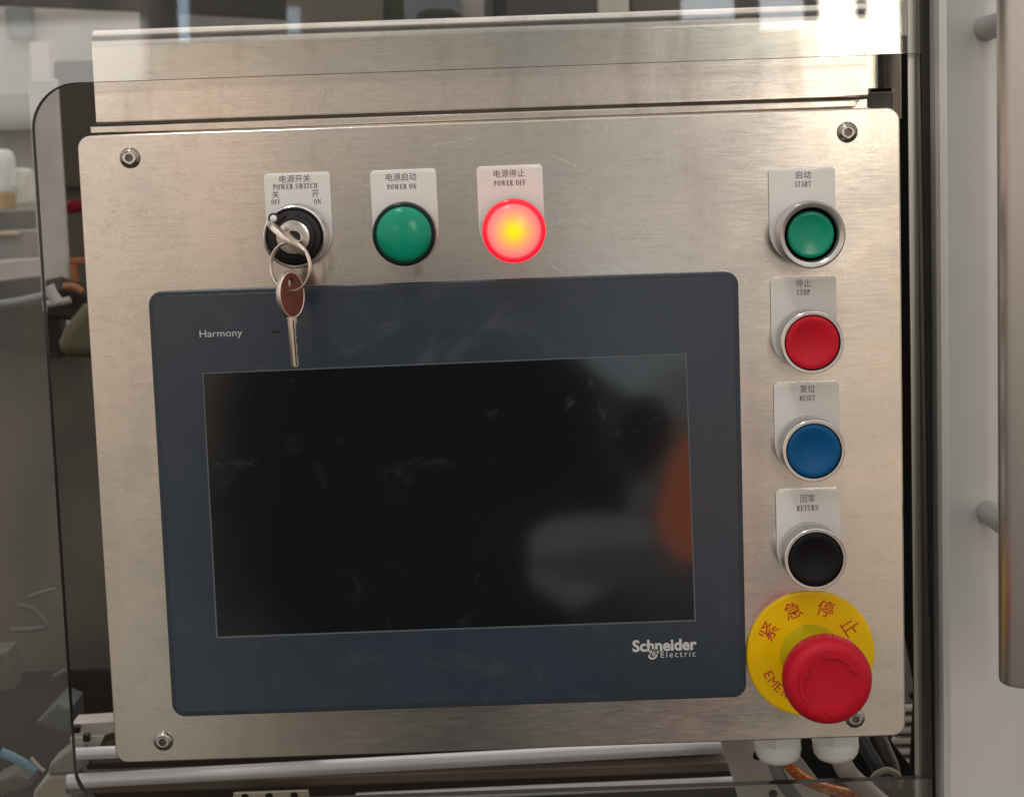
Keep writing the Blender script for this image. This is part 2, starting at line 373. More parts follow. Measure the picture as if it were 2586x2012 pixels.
def lathe_bm(cx, cz, prof, seg=64, wob=None, bm=None):
    """profile of (radius, height towards the camera) in mm, turned about an axis along Y"""
    bm = bm or bmesh.new(); rings = []
    for (r, h) in prof:
        if r < 1e-6: rings.append([bm.verts.new(W(cx, -h, cz))])
        else:
            row = []
            for i in range(seg):
                t = 2 * PI * i / seg; q = r + (wob(t, r, h) if wob else 0)
                row.append(bm.verts.new(W(cx + q * math.cos(t), -h, cz + q * math.sin(t))))
            rings.append(row)
    for a, b in zip(rings, rings[1:]):
        for i in range(seg):
            j = (i + 1) % seg
            if len(a) == 1 and len(b) == 1: continue
            if len(a) == 1: bm.faces.new((a[0], b[i], b[j]))
            elif len(b) == 1: bm.faces.new((a[i], b[0], a[j]))
            else: bm.faces.new((a[i], b[i], b[j], a[j]))
    bmesh.ops.recalc_face_normals(bm, faces=bm.faces)
    return bm
def box_bm(x0, x1, y0, y1, z0, z1, bev=0., bm=None):
    bm = bm or bmesh.new()
    r = bmesh.ops.create_cube(bm, size=1.)
    for v in r['verts']: v.co = W((x0 + x1) / 2 + v.co.x * (x1 - x0), (y0 + y1) / 2 + v.co.y * (y1 - y0), (z0 + z1) / 2 + v.co.z * (z1 - z0))
    if bev:
        es = list({e for v in r['verts'] for e in v.link_edges})
        bmesh.ops.bevel(bm, geom=es, offset=bev * .001, segments=2, affect='EDGES', profile=.5)
    return bm
def tube_bm(pts, rad, seg=16, bm=None, closed=False, capends=True):
    """pts: world mm list; rad: mm number or list"""
    bm = bm or bmesh.new(); P_ = [W(*p_) for p_ in pts]; n_ = len(P_)
    R_ = rad if isinstance(rad, (list, tuple)) else [rad] * n_
    up = Vector((0, 0, 1)); rows = []
    prev = None
    for i in range(n_):
        a = P_[(i - 1) % n_] if (i or closed) else P_[0]; b = P_[(i + 1) % n_] if (i < n_ - 1 or closed) else P_[-1]
        t = (b - a).normalized()
        if prev is None:
            ref = up if abs(t.dot(up)) < .9 else Vector((1, 0, 0))
            u = t.cross(ref).normalized()
        else: u = (prev - t * prev.dot(t)).normalized()
        prev = u; v = t.cross(u)
        rows.append([bm.verts.new(P_[i] + (u * math.cos(2 * PI * k_ / seg) + v * math.sin(2 * PI * k_ / seg)) * R_[i] * .001) for k_ in range(seg)])
    for i in range(n_ if closed else n_ - 1):
        a, b = rows[i], rows[(i + 1) % n_]
        for k_ in range(seg): bm.faces.new((a[k_], a[(k_ + 1) % seg], b[(k_ + 1) % seg], b[k_]))
    if not closed and capends: bm.faces.new(rows[0][::-1]); bm.faces.new(rows[-1])
    bmesh.ops.recalc_face_normals(bm, faces=bm.faces)
    return bm
def bez(pts, n_=24):
    """Catmull-Rom through the points"""
    out_ = []; Q = [Vector(p_) for p_ in pts]; Q = [2 * Q[0] - Q[1]] + Q + [2 * Q[-1] - Q[-2]]
    for i in range(1, len(Q) - 2):
        for k_ in range(n_):
            t = k_ / n_; a, b, c, d = Q[i - 1:i + 3]
            out_.append(.5 * ((2 * b) + (c - a) * t + (2 * a - 5 * b + 4 * c - d) * t * t + (3 * b - a - 3 * c + d) * t ** 3))
    out_.append(Q[-2]); return [tuple(q) for q in out_]

def pt(px, py, y):
    """point at depth y (mm behind the panel face) seen at a pixel of the 2586 x 2012 photograph"""
    d = F + Rv * ((px - 1293) / 4700) - Uv * ((py - 1006) / 4700)
    t = (y + 857) / d.y; return d.x * t, d.z * t
def st(o): o['kind'] = 'structure'; return o
def bxp(name, px0, py0, px1, py1, y, dep, m, label=None, cat=None, parent=None, bev=2., group=None):
    xa, za = pt(px0, (py0 + py1) / 2, y); xb, _ = pt(px1, (py0 + py1) / 2, y)
    _, zt = pt((px0 + px1) / 2, py0, y); _, zb = pt((px0 + px1) / 2, py1, y)
    o = add(name, box_bm(xa, xb, y, y + dep, zb, zt, bev), m, parent); return tag(o, label, cat, group)
def tubep(name, pts, y, r, m, label=None, cat=None, parent=None, smoothn=8):
    P_ = [(pt(a, b, y)[0], y, pt(a, b, y)[1]) for a, b in pts]
    o = add(name, tube_bm(bez(P_, smoothn) if len(P_) > 2 else P_, r, 14), m, parent); return tag(o, label, cat)
def quadp(name, pts, y, dep, m, label=None, cat=None, parent=None, bev=.5):
    o = add(name, sheet_bm([[pt(a, b, y) for a, b in pts]], y, y + dep, bev), m, parent); return tag(o, label, cat)
# lettering -----------------------------------------------------------------
def font_bm(body, x0, x1, z0, z1, y, xf=None, bold=0., fit=True, spacing=1.):
    cu = bpy.data.curves.new('tmp', 'FONT'); cu.body = body; cu.size = 10; cu.offset = bold; cu.space_character = spacing
    cu.resolution_u = 3
    o = bpy.data.objects.new('tmp', cu); COL.objects.link(o); bpy.context.view_layer.update()
    me = bpy.data.meshes.new_from_object(o.evaluated_get(bpy.context.evaluated_depsgraph_get()))
    bpy.data.objects.remove(o); bpy.data.curves.remove(cu)
    bm = bmesh.new(); bm.from_mesh(me); bpy.data.meshes.remove(me)
    xs = [v.co.x for v in bm.verts]; zs = [v.co.y for v in bm.verts]
    a0, a1, b0, b1 = min(xs), max(xs), min(zs), max(zs)
    for v in bm.verts:
        q = Vector((x0 + (v.co.x - a0) / (a1 - a0) * (x1 - x0), y, z0 + (v.co.y - b0) / (b1 - b0) * (z1 - z0)))
        if xf: q = xf(q)
        v.co = W(*q)
    for f in bm.faces:
        f.normal_update()
        if f.normal.y > 0: f.normal_flip()
    return bm
# a bold condensed serif alphabet drawn from strokes: unit height 1; each glyph = (width, [polygons])
def R4(x0, z0, x1, z1): return [(x0, z0), (x1, z0), (x1, z1), (x0, z1)]
def sl(x0, z0, x1, z1, w_): return [(x0 - w_ / 2, z0), (x0 + w_ / 2, z0), (x1 + w_ / 2, z1), (x1 - w_ / 2, z1)]
def arcband(cx, cz, rx, rz, a0, a1, wx, wz, n_=12):
    """curved stroke, thick at the sides (wx) and thin at top and bottom (wz)"""
    o_, i_ = [], []
    for k_ in range(n_ + 1):
        t = math.radians(a0 + (a1 - a0) * k_ / n_); c_, s_ = math.cos(t), math.sin(t)
        o_.append((cx + rx * c_, cz + rz * s_)); i_.append((cx + (rx - wx) * c_, cz + (rz - wz) * s_))
    return [[o_[k_], o_[k_ + 1], i_[k_ + 1], i_[k_]] for k_ in range(n_)]
T, h_ = .19, .065
def serif(x, z, w_=.27): return R4(x - w_ / 2, z, x + w_ / 2, z + h_)
GL = {
 'I': (.32, [R4(.065, 0, .255, 1), serif(.16, 0, .30), serif(.16, 1 - h_, .30)]),
 'H': (.72, [R4(.10, 0, .25, 1), R4(.47, 0, .62, 1), R4(.25, .47, .47, .54), serif(.175, 0), serif(.545, 0), serif(.175, 1 - h_), serif(.545, 1 - h_)]),
 'T': (.62, [R4(.235, 0, .385, 1), R4(.03, 1 - h_ - .01, .59, 1), R4(.03, .74, .075, 1), R4(.545, .74, .59, 1), serif(.31, 0, .32)]),
 'E': (.60, [R4(.09, 0, .24, 1), R4(.02, 0, .55, h_ + .01), R4(.02, 1 - h_, .53, 1), R4(.24, .46, .46, .54), R4(.50, 0, .57, .24), R4(.47, .78, .54, 1), R4(.40, .40, .46, .60)]),
 'F': (.57, [R4(.09, 0, .24, 1), R4(.02, 0, .33, h_), R4(.02, 1 - h_, .53, 1), R4(.24, .46, .46, .54), R4(.47, .76, .54, 1), R4(.40, .40, .46, .60)]),
 'P': (.58, [R4(.09, 0, .24, 1), R4(.02, 0, .33, h_), R4(.02, 1 - h_, .3, 1), R4(.24, .44, .3, .44 + h_)] + arcband(.30, .72, .25, .28, -90, 90, T, h_)),
 'R': (.67, [R4(.09, 0, .24, 1), R4(.02, 0, .33, h_), R4(.02, 1 - h_, .3, 1), R4(.24, .46, .32, .46 + h_), sl(.56, 0, .33, .5, .17), R4(.48, 0, .67, h_)] + arcband(.30, .73, .25, .27, -90, 90, T, h_)),
 'O': (.70, arcband(.35, .5, .32, .515, 0, 360, .175, .065, 28)),
 'U': (.68, [R4(.09, .3, .24, 1), R4(.505, .3, .57, 1), serif(.165, 1 - h_), serif(.54, 1 - h_, .22)] + arcband(.33, .31, .24, .325, 180, 360, .11, .07)),
 'C': (.64, arcband(.35, .5, .32, .515, 48, 312, .20, .07, 22) + [R4(.53, .68, .57, 1.0), R4(.55, .12, .58, .26)]),
 'S': (.54, arcband(.27, .75, .225, .26, 35, 270, .14, .07, 14) + arcband(.27, .26, .235, .27, -145, 90, .14, .07, 14) + [sl(.38, .33, .16, .66, .17), R4(.44, .72, .48, 1.0), R4(.04, 0, .08, .28)]),
 'W': (.98, [sl(.31, 0, .14, 1, .15), sl(.31, 0, .47, .92, .055), sl(.66, 0, .47, 1, .15), sl(.66, 0, .85, 1, .055), serif(.13, 1 - h_, .27), serif(.47, 1 - h_, .25), serif(.85, 1 - h_, .22)]),
 'N': (.72, [R4(.10, 0, .155, 1), R4(.55, 0, .605, 1), sl(.56, 0, .13, 1, .16), serif(.13, 0, .23), serif(.58, 1 - h_, .23), R4(.0, 1 - h_, .15, 1)]),
 'A': (.70, [sl(.58, 0, .36, 1, .16), sl(.13, 0, .34, 1, .05), R4(.20, .30, .5, .36), serif(.13, 0, .24), serif(.58, 0, .26)]),
 ' ': (.28, []),
}
def serif_bm(text, x0, x1, z0, z1, y, bm=None):
    bm = bm or bmesh.new(); tot = sum(GL[c_][0] + .09 for c_ in text) - .09; kx = (x1 - x0) / tot; x = 0.; lay = 0
    for c_ in text:
        w_, polys = GL[c_]
        for pl in polys:
            lay += 1
            ar = sum(pl[i][0] * pl[(i + 1) % 4][1] - pl[(i + 1) % 4][0] * pl[i][1] for i in range(4))
            if ar < 0: pl = pl[::-1]
            vs = [bm.verts.new(W(x0 + (x + a) * kx, y - .0006 * (lay % 13), z0 + b * (z1 - z0))) for a, b in pl]
            try: bm.faces.new(vs)
            except ValueError: pass
        x += w_ + .09
    return bm

# ================================================================== THE CONTROL PANEL
panel = empty('control_panel', W(-6, 30, -273), 'brushed stainless steel operator panel with touch screen, lamps, buttons and emergency stop', 'control panel')
PX0, PX1, PZ0, PZ1 = -194.0, 181.2, -272.6, 22.2
add('face_plate', sheet_bm([rrect(PX0, PZ0, PX1, PZ1, 6.0, 8)], 0, 6., .7), M_FACE, panel)
add('housing', box_bm(PX0 + 4, PX1 - 5, 6.2, 62, PZ0 + 4, PZ1 - 5, 1.), M_DARKSTEEL, panel)
# screws: button heads with hex sockets
def screw(cx, cz, ang, dark=False):
    s_ = add('screw', lathe_bm(cx, cz, [(4.75, -.1), (4.75, .5), (4.5, 1.2), (3.9, 1.95), (3.3, 2.45), (2.9, 2.6)], 40), M_SCREW, panel, W(cx, 0, cz))
    bm = bmesh.new()
    hx = [(cx + 2.05 * math.cos(math.radians(ang + 60 * i)), cz + 2.05 * math.sin(math.radians(ang + 60 * i))) for i in range(6)]
    top = [bm.verts.new(W(a, -2.6, b)) for a, b in hx]; bot = [bm.verts.new(W(a, -1.0, b)) for a, b in hx]
    for i in range(6): bm.faces.new((top[i], top[(i + 1) % 6], bot[(i + 1) % 6], bot[i]))
    bm.faces.new(bot)
    bm.faces.ensure_lookup_table()
    ro_ = [bm.verts.new(W(cx + 2.9 * math.cos(math.radians(ang + 15 * i)), -2.6, cz + 2.47 * math.sin(math.radians(ang + 15 * i)))) for i in range(24)]
    for i in range(24):
        j = (i + 1) % 24
        a, b = top[((i + 2) // 4) % 6], top[((i + 3) // 4) % 6]
        bm.faces.new((ro_[i], ro_[j], a)) if a == b else bm.faces.new((ro_[i], ro_[j], b, a))
    bm.faces.ensure_lookup_table()
    for f in bm.faces[7:]: f.material_index = 1
    bmesh.ops.recalc_face_normals(bm, faces=bm.faces)
    add('hex_socket', bm, [M_SOCK, M_CHROME], s_, smooth=20)
    return s_
screw(-170.3, 11.5, 10); screw(157.1, 11.8, 25); screw(-170.8, -262.4, 0); screw(157.2, -263.1, 40)

# ---- touch screen terminal
hmi = empty('touch_screen', W(-30, 0, -150), parent=panel)
hmi['label'] = 'dark blue grey touch screen terminal with a black display that is off'
HX0, HX1, HZ0, HZ1 = -165.1, 105.6, -249.9, -49.5
add('bezel', sheet_bm([rrect(HX0, HZ0, HX1, HZ1, 6.2, 8)], -4.2, -.05, .8), M_FILMEDGE, hmi)
SCRN = [(-142.3, -212.4), (82.4, -212.3), (81.1, -86.2), (-142.2, -87.5)]
add('front_film', sheet_bm([rrect(HX0 + 2.2, HZ0 + 2.2, HX1 - 2.2, HZ1 - 2.2, 4.6, 8), SCRN[::-1]], -4.75, -4.25, .1), M_FILM, hmi)
add('screen_rim', sheet_bm([SCRN, [(-141.7, -211.8), (81.8, -211.7), (80.5, -86.8), (-141.6, -88.1)][::-1]], -4.65, -4.22, 0), simple('screen_rim_grey', (.085, .095, .105), .4), hmi)
add('display', sheet_bm([[(-141.7, -211.8), (81.8, -211.7), (80.5, -86.8), (-141.6, -88.1)]], -4.5, -4.22, 0), M_GLASS, hmi)
add('lettering', font_bm('Harmony', -142.3, -122.7, -72.2, -68.0, -4.79), M_WHITEPR, hmi)
add('status_light', sheet_bm([rrect(-109.2, -70.4, -105.6, -69.3, .5, 4)], -4.9, -4.78, 0), M_BLK, hmi)
add('lettering', font_bm('Schneider', 52.4, 82.6, -226.2, -220.4, -4.79, bold=.32), M_WHITEPR, hmi)
add('lettering', font_bm('Electric', 65.6, 81.9, -229.3, -226.35, -4.79, spacing=1.35), M_WHITEPR, hmi)
bm = bmesh.new()
lc = (62.2, -227.4)
def band(bm, pts, ws, y):
    L_, R_ = [], []
    for i, (x, z) in enumerate(pts):
        a = pts[max(i - 1, 0)]; b = pts[min(i + 1, len(pts) - 1)]
        d = Vector((b[0] - a[0], b[1] - a[1])).normalized(); n_ = Vector((-d.y, d.x)) * ws[i] / 2
        L_.append(bm.verts.new(W(x + n_.x, y, z + n_.y))); R_.append(bm.verts.new(W(x - n_.x, y, z - n_.y)))
    for i in range(len(pts) - 1): bm.faces.new((L_[i], R_[i], R_[i + 1], L_[i + 1]))
def ell(cx, cz, rx, rz, a0, a1, n_=16): return [(cx + rx * math.cos(math.radians(a0 + (a1 - a0) * i / n_)) + .35 * math.sin(math.radians(a0 + (a1 - a0) * i / n_)) * rz / 2, cz + rz * math.sin(math.radians(a0 + (a1 - a0) * i / n_))) for i in range(n_ + 1)]
band(bm, ell(62.5, -227.0, 1.75, 1.7, -10, 190), [.35] + [.85] * 15 + [.5], -4.79)
band(bm, ell(61.9, -227.9, 1.75, 1.7, 170, 370), [.35] + [.85] * 15 + [.5], -4.80)
band(bm, [(61.6, -228.2), (61.9, -227.0), (62.6, -226.6)], [.5, .5, .4], -4.795)
band(bm, [(62.9, -226.7), (62.6, -227.9), (61.9, -228.4)], [.5, .5, .4], -4.805)
for f in bm.faces:
    f.normal_update()
    if f.normal.y > 0: f.normal_flip()
add('logo', bm, M_WHITEPR, hmi, smooth=0)

# ---- legend plates, lamps, buttons
def legend(parent, x0, ztop, cx, cz, m=M_PLATE, tilt=0.):
    """a 30 mm wide plate with small rounded top corners and a round lower end about the button, with its hole"""
    x1 = x0 + 30.2; r = 15.1; P_ = []
    mx_ = (x0 + x1) / 2
    for i in range(7): t = math.radians(90 * i / 6); P_.append((x1 - 2 + 2 * math.cos(t), ztop - 2 + 2 * math.sin(t)))
    for i in range(7): t = math.radians(90 + 90 * i / 6); P_.append((x0 + 2 + 2 * math.cos(t), ztop - 2 + 2 * math.sin(t)))
    for i in range(25): t = math.radians(180 + 180 * i / 24); P_.append((mx_ + r * math.cos(t), cz + 1.5 + r * math.sin(t)))
    rot = Matrix.Rotation(math.radians(tilt), 4, 'Y'); c0 = Vector((cx, 0, cz))
    xf = (lambda q: c0 + rot @ (q - c0))
    return add('legend_plate', sheet_bm([P_, circle(cx, cz, 11.2, 40)[::-1]], -1.9, -.02, .35, xf=xf), m, parent)
def ctrl(name, cx, cz, label):
    return empty(name, W(cx, 0, cz), parent=panel, label=label)
# key switch
ks = ctrl('key_switch', -95.3, -26.4, 'chrome ringed key switch with a black pointer knob turned to OFF')
legend(ks, -109.6, 2.2, -94.9, -26.4)
add('lettering', font_bm('电源开关', -102.5, -88.4, -2.2, 1.25, -1.96, bold=-.02), M_INK, ks)
add('lettering', serif_bm('POWER SWITCH', -105.6, -85.3, -5.1, -2.75, -1.96), M_INK, ks)
add('lettering', font_bm('关', -106.2, -103.0, -9.0, -5.6, -1.96), M_INK, ks)
add('lettering', serif_bm('OFF', -106.8, -102.7, -11.8, -9.65, -1.96), M_INK, ks)
add('lettering', font_bm('开', -88.0, -84.8, -9.3, -5.9, -1.96), M_INK, ks)
add('lettering', serif_bm('ON', -87.3, -84.0, -12.2, -10.0, -1.96), M_INK, ks)
kx, kz = -95.4, -26.4
add('chrome_ring', lathe_bm(kx, kz, [(14.6, 1.8), (14.7, 4.5), (14.3, 5.5), (14.3, 15.5), (14.0, 16.6), (13.4, 17.0), (12.6, 16.6), (12.4, 15.4), (12.4, 8)], 72), M_CHROME, ks)
add('black_knob', lathe_bm(kx, kz, [(12.35, 8), (12.35, 16.2), (11.9, 17.0), (9.8, 17.6), (9.6, 19.6), (9.2, 20.2), (7.9, 20.4), (7.8, 14)], 64), M_BLK, ks)
pa = math.radians(134); ux, uz = math.cos(pa), math.sin(pa)
ppx, ppz = kx + 12.0 * ux, kz + 12.0 * uz
pts = []
for i in range(17):
    t = pa - PI / 2 + PI * i / 16; pts.append((ppx + 2.5 * math.cos(t), ppz + 2.5 * math.sin(t)))
t = pa + PI / 2; pts.append((kx + 9 * ux + 4.2 * math.cos(t), kz + 9 * uz + 4.2 * math.sin(t)))
t = pa - PI / 2; pts.append((kx + 9 * ux + 4.2 * math.cos(t), kz + 9 * uz + 4.2 * math.sin(t)))
add('pointer', sheet_bm([pts], -21.2, -16.8, .5), M_BLK, ks)
add('pointer_dot', lathe_bm(ppx, ppz, [(1.55, 21.0), (1.55, 21.5), (1.2, 21.75), (0, 21.8)], 24), simple('white_dot', (.7, .7, .7), .35), ks)
bm = lathe_bm(kx, kz, [(7.75, 14), (7.75, 21.0), (7.4, 21.7), (6.2, 21.95), (3.0, 21.95), (2.75, 21.6), (2.7, 18.5), (0, 18.5)], 56)
add('lock_face', bm, simple('lock_metal', (.46, .43, .40), .22, 1., .08, 250), ks)
add('keyhole', lathe_bm(kx + .6, kz, [(2.9, 22.02), (2.7, 22.06), (0, 22.06)], 28), M_BLK, ks)
dd = Vector((.74, 0, -.67))
def slotxf(c0, ang):
    R_ = Matrix.Rotation(ang, 4, 'Y'); return lambda q: c0 + R_ @ (q - c0)
add('key_slot', sheet_bm([R4(kx - 4.4, kz - .75, kx + 4.4, kz + .75)], -22.03, -21.9, 0, xf=slotxf(Vector((kx, 0, kz)), math.radians(42))), M_BLK, ks)

# pilot lamps
def lamp(cx, cz, px0, ztop, zh, en, zhx, enx, lens, ring, label, tint=None, tilt=0.):
    L_ = ctrl('pilot_lamp', cx, cz, label)
    legend(L_, px0, ztop, cx, cz, tilt=tilt)
    add('lettering', font_bm(zh, zhx[0], zhx[1], zhx[2], zhx[3], -1.96, bold=-.02), M_INK, L_)
    add('lettering', serif_bm(en, enx[0], enx[1], enx[2], enx[3], -1.96), M_INK, L_)
    add('collar', lathe_bm(cx, cz, [(14.2, 1.8), (14.6, 3.), (14.6, 8.0), (14.2, 8.6), (12, 8.8)], 64), M_SATIN if ring is not None else M_SATIN, L_)
    add('lens_rim', lathe_bm(cx, cz, [(13.9, 8.4), (14.35, 9.2), (14.4, 13.5), (14.1, 14.6), (13.3, 15.2), (12.3, 15.2)], 72), ring, L_)
    add('lens', lathe_bm(cx, cz, [(12.5, 14.9), (12.3, 15.5), (11.8, 16.2), (10.3, 17.0), (8, 17.7), (5, 18.2), (2.5, 18.4), (0, 18.45)], 72), lens, L_)
    return L_
n = mat('dark_green_rim'); setp(n, col=(.001, .012, .010), rough=.25, spec=.25); M_GRIM = n.mt
lamp(-46.1, -27.0, -61.0, 2.0, '电源启动', 'POWER ON', (-54.0, -40.1, -3.1, .35), (-53.6, -40.1, -6.85, -4.6), M_GREEN, M_GRIM, 'unlit green POWER ON pilot lamp', tilt=-.4)
lamp(3.5, -27.2, -12.4, 2.2, '电源停止', 'POWER OFF', (-4.8, 9.4, -3.2, .25), (-4.9, 9.7, -6.95, -4.6), M_LIT, M_LIT, 'glowing red POWER OFF pilot lamp with a yellow centre', tilt=-.4)

def button(cx, cz, px0, ztop, zh, en, zb, eb, cap, label, h=20.0, start=False, body=M_CHROME):
    B_ = ctrl('push_button', cx, cz, label)
    legend(B_, px0, ztop, cx, cz)
    add('lettering', font_bm(zh, *zb, -1.96, bold=-.02), M_INK, B_)
    add('lettering', serif_bm(en, *eb, -1.96), M_INK, B_)
    if start:
        add('collar', lathe_bm(cx, cz, [(14.3, 1.8), (14.4, 3), (14.4, 12.), (15.1, 12.4), (15.3, 13.2), (15.1, 14.2), (15.35, 14.8), (15.35, 16.2), (15.1, 16.9), (15.35, 17.6), (15.3, 20.2), (15.0, 21.8), (14.3, 22.6), (13.3, 22.4), (12.4, 21.6), (12.0, 19.5), (11.9, 10)], 80), M_CLEARRING, B_)
        add('inner_well', lathe_bm(cx, cz, [(11.9, 17.5), (11.0, 12.5), (9.5, 12)], 64), M_GRIM, B_)
        add('cap', lathe_bm(cx, cz, [(10.7, 11.5), (10.7, 17.8), (10.3, 18.8), (9.5, 19.2), (8.6, 19.1), (6, 18.65), (3, 18.45), (0, 18.4)], 64), cap, B_)
    else:
        add('collar', lathe_bm(cx, cz, [(14.0, 1.8), (14.0, 3), (13.7, 4.0), (13.8, 8.5), (14.1, 9.4), (14.1, h - 1.3), (14.3, h - .7), (14.2, h - .1), (13.95, h + .08), (12.75, h + .05), (12.6, h - .4), (12.55, 10)], 80), body, B_)
        add('cap', lathe_bm(cx, cz, [(12.3, 10), (12.3, h - 1.0), (12.0, h - .35), (11.2, h - .1), (9.6, h - .2), (7.5, h - .75), (5, h - 1.25), (2.5, h - 1.5), (0, h - 1.6)], 72), cap, B_)
        add('gap_ring', lathe_bm(cx, cz, [(12.55, h - 1.6), (12.25, h - 1.6)], 64), M_BLK, B_)
    return B_
button(136.8, -33.4, 120.7, -3.6, '启动', 'START', (132.8, 139.9, -8.5, -4.9), (132.5, 140.0, -12.2, -9.7), M_GREEN, 'green START push button in a clear grey stepped collar', start=True)
button(136.6, -82.0, 120.7, -53.3, '停止', 'STOP', (132.2, 139.2, -57.9, -54.4), (132.5, 138.7, -61.6, -59.1), M_RED, 'red STOP push button with chrome collar', 20.)
button(136.5, -131.5, 121.3, -102.1, '复位', 'RESET', (133.4, 140.3, -106.8, -103.2), (133.1, 140.4, -110.6, -108.1), M_BLUE, 'blue RESET push button with chrome collar', 20.)
button(136.4, -181.6, 121.4, -152.3, '回零', 'RETURN', (132.8, 139.6, -158.4, -154.8), (131.0, 141.2, -162.3, -159.7), M_BLACKCAP, 'black RETURN push button with chrome collar', 20.5)

# ---- emergency stop
ex_, ez_ = 136.3, -230.8
es = ctrl('emergency_stop', ex_, ez_, 'red mushroom emergency stop on a round yellow disc')
add('yellow_disc', lathe_bm(ex_, ez_, [(30.3, .05), (30.3, 1.3), (29.9, 1.8), (29.0, 1.95), (18, 2.0), (12, 2.0)], 120), M_YEL, es)
def on_arc(body, ang, rad, size_w, size_h, m, flip=False):
    R_ = Matrix.Rotation(-math.radians(ang - 90 if not flip else ang + 90), 4, 'Y')
    c_ = Vector((ex_ + rad * math.cos(math.radians(ang)), 0, ez_ + rad * math.sin(math.radians(ang))))
    add('lettering', font_bm(body, -size_w / 2, size_w / 2, -size_h / 2, size_h / 2, -2.06 , xf=lambda q: Vector((c_.x, 0, c_.z)) + R_ @ q, bold=0. if body.isascii() else .03), m, es, smooth=0)
for ch, an in zip('紧急停止', (149, 110.5, 71.0, 32.8)): on_arc(ch, an, 22.8, 8.0, 8.0, M_REDINK)
for i, ch in enumerate('EMERGENCY STOP'):
    if ch != ' ': on_arc(ch, 205 + 10.6 * i, 21.9, (3.7 if ch == 'M' else 2.8), 4.4, M_REDINK, True)
add('collar', lathe_bm(ex_, ez_, [(14.2, 1.9), (14.2, 3.0), (13.2, 4.2), (12.4, 9), (12.2, 20), (13.0, 22)], 72), M_YEL2, es)
add('stem', lathe_bm(ex_, ez_, [(10.5, 20), (10.5, 37)], 48), M_MUSH, es)
def knurl(t, r, h): return .32 * (abs(math.sin(t * 36)) - .5) if r > 18.3 and 39 < h < 50 else 0.
mc = lathe_bm(136.5, -230.6, [(10.5, 34.5), (15.5, 35.5), (18.2, 37.2), (19.2, 39.5), (19.75, 44), (19.6, 49), (19.0, 51.6), (17.8, 53.4), (16.2, 54.4), (14.6, 54.6), (11, 54.3), (6, 54.0), (0, 53.9)], 288, knurl)
cap_o = add('mushroom_cap', mc, M_MUSH, es)
# embossed turning arrows
bm = bmesh.new()
def arrow3(a0, a1, r, wd, hh):
    y0_, n_ = -54.1, 26; tip = 12
    prof = []
    for i in range(n_ + 1):
        t = math.radians(a0 + (a1 - a0) * i / n_)
        u = i / n_; w_ = wd if u < .72 else wd * 2.3 * (1 - u) / .28 + .02
        prof.append((t, w_))
    rows = []
    for t, w_ in prof:
        rows.append([bm.verts.new(W(136.5 + q * math.cos(t), yy, -230.6 + q * math.sin(t))) for q, yy in ((r - w_ / 2 - .25, y0_), (r - w_ / 2, y0_ - hh), (r + w_ / 2, y0_ - hh), (r + w_ / 2 + .25, y0_))])
    for a, b in zip(rows, rows[1:]):
        for k_ in range(3): bm.faces.new((a[k_], a[k_ + 1], b[k_ + 1], b[k_]))
for a0 in (100, 220, 340): arrow3(a0, a0 - 84, 12.8, 2.0, 1.0)
bmesh.ops.recalc_face_normals(bm, faces=bm.faces)
for f in bm.faces:
    f.normal_update()
add('arrow_emboss', bm, M_MUSH, es, smooth=30)

# ---- cable glands under the housing
def vlathe_bm(cx, cy, prof, seg=12, ang=0., bm=None, tw=0):
    bm = bm or bmesh.new(); rows = []
    for r, z in prof: rows.append([bm.verts.new(W(cx + r * math.cos(2 * PI * i / seg + ang), cy + r * math.sin(2 * PI * i / seg + ang), z)) for i in range(seg)])
    for a, b in zip(rows, rows[1:]):
        for i in range(seg): bm.faces.new((a[i], b[i], b[(i + 1) % seg], a[(i + 1) % seg]))
    bm.faces.new(rows[0]); bm.faces.new(rows[-1][::-1])
    bmesh.ops.recalc_face_normals(bm, faces=bm.faces); return bm
for gx, gy in ((125.4, 34), (153.8, 34)):
    g_ = add('cable_gland', vlathe_bm(gx, gy, [(13.0, -268.6), (13.0, -283.0), (12.4, -284.5)], 6, .3), M_GLAND, panel)
    add('dome_nut', vlathe_bm(gx, gy, [(11.2, -284.3), (11.4, -288.0), (11.0, -288.4), (10.9, -290.5), (9.0, -293.2), (6.2, -294.6)], 32), M_GLAND, g_)

# ================================================================== KEYS
kroot = empty('lock_key', W(kx, -22, kz), 'nickel key pushed into the lock, seen nearly edge on', 'key')
# bow in the plane spanned by -Y and the slot direction
bc = Vector((kx, -40, kz)); thk = 2.2; nrm = Vector((.67, 0, .74))
def key_bm(outline, hole, place, thick):
    bm = sheet_bm([outline] + ([hole[::-1]] if hole else []), -thick / 2, thick / 2, .25)
    for v in bm.verts:
        q = Vector((v.co.x * 1000, v.co.y * 1000, (v.co.z - Z0) * 1000)); v.co = W(*place(q))
    bmesh.ops.recalc_face_normals(bm, faces=bm.faces); return bm
def oval(rx, rz, cz=0, n_=40): return [(rx * math.cos(2 * PI * i / n_), cz + rz * math.sin(2 * PI * i / n_)) for i in range(n_)]
# local key coordinates: x across, z along (bow at +z), blade at -z
pl1 = lambda q: bc + dd * q.x + Vector((0, -1, 0)) * q.z + nrm * q.y
bow = oval(11.0, 9.6, 1.5)
add('bow', key_bm(bow, oval(2.3, 2.0, 0, 20) and [(x + 6.6, z + 3.0) for x, z in oval(2.0, 2.0, 0, 20)], pl1, thk), M_NICKEL, kroot)
add('blade', key_bm(R4(-3.6, -22, 3.6, -7.2), None, pl1, 1.6), M_NICKEL, kroot)
# hole of the bow in space, where the ring passes
hp = pl1(Vector((6.6, 0, 3.0)))
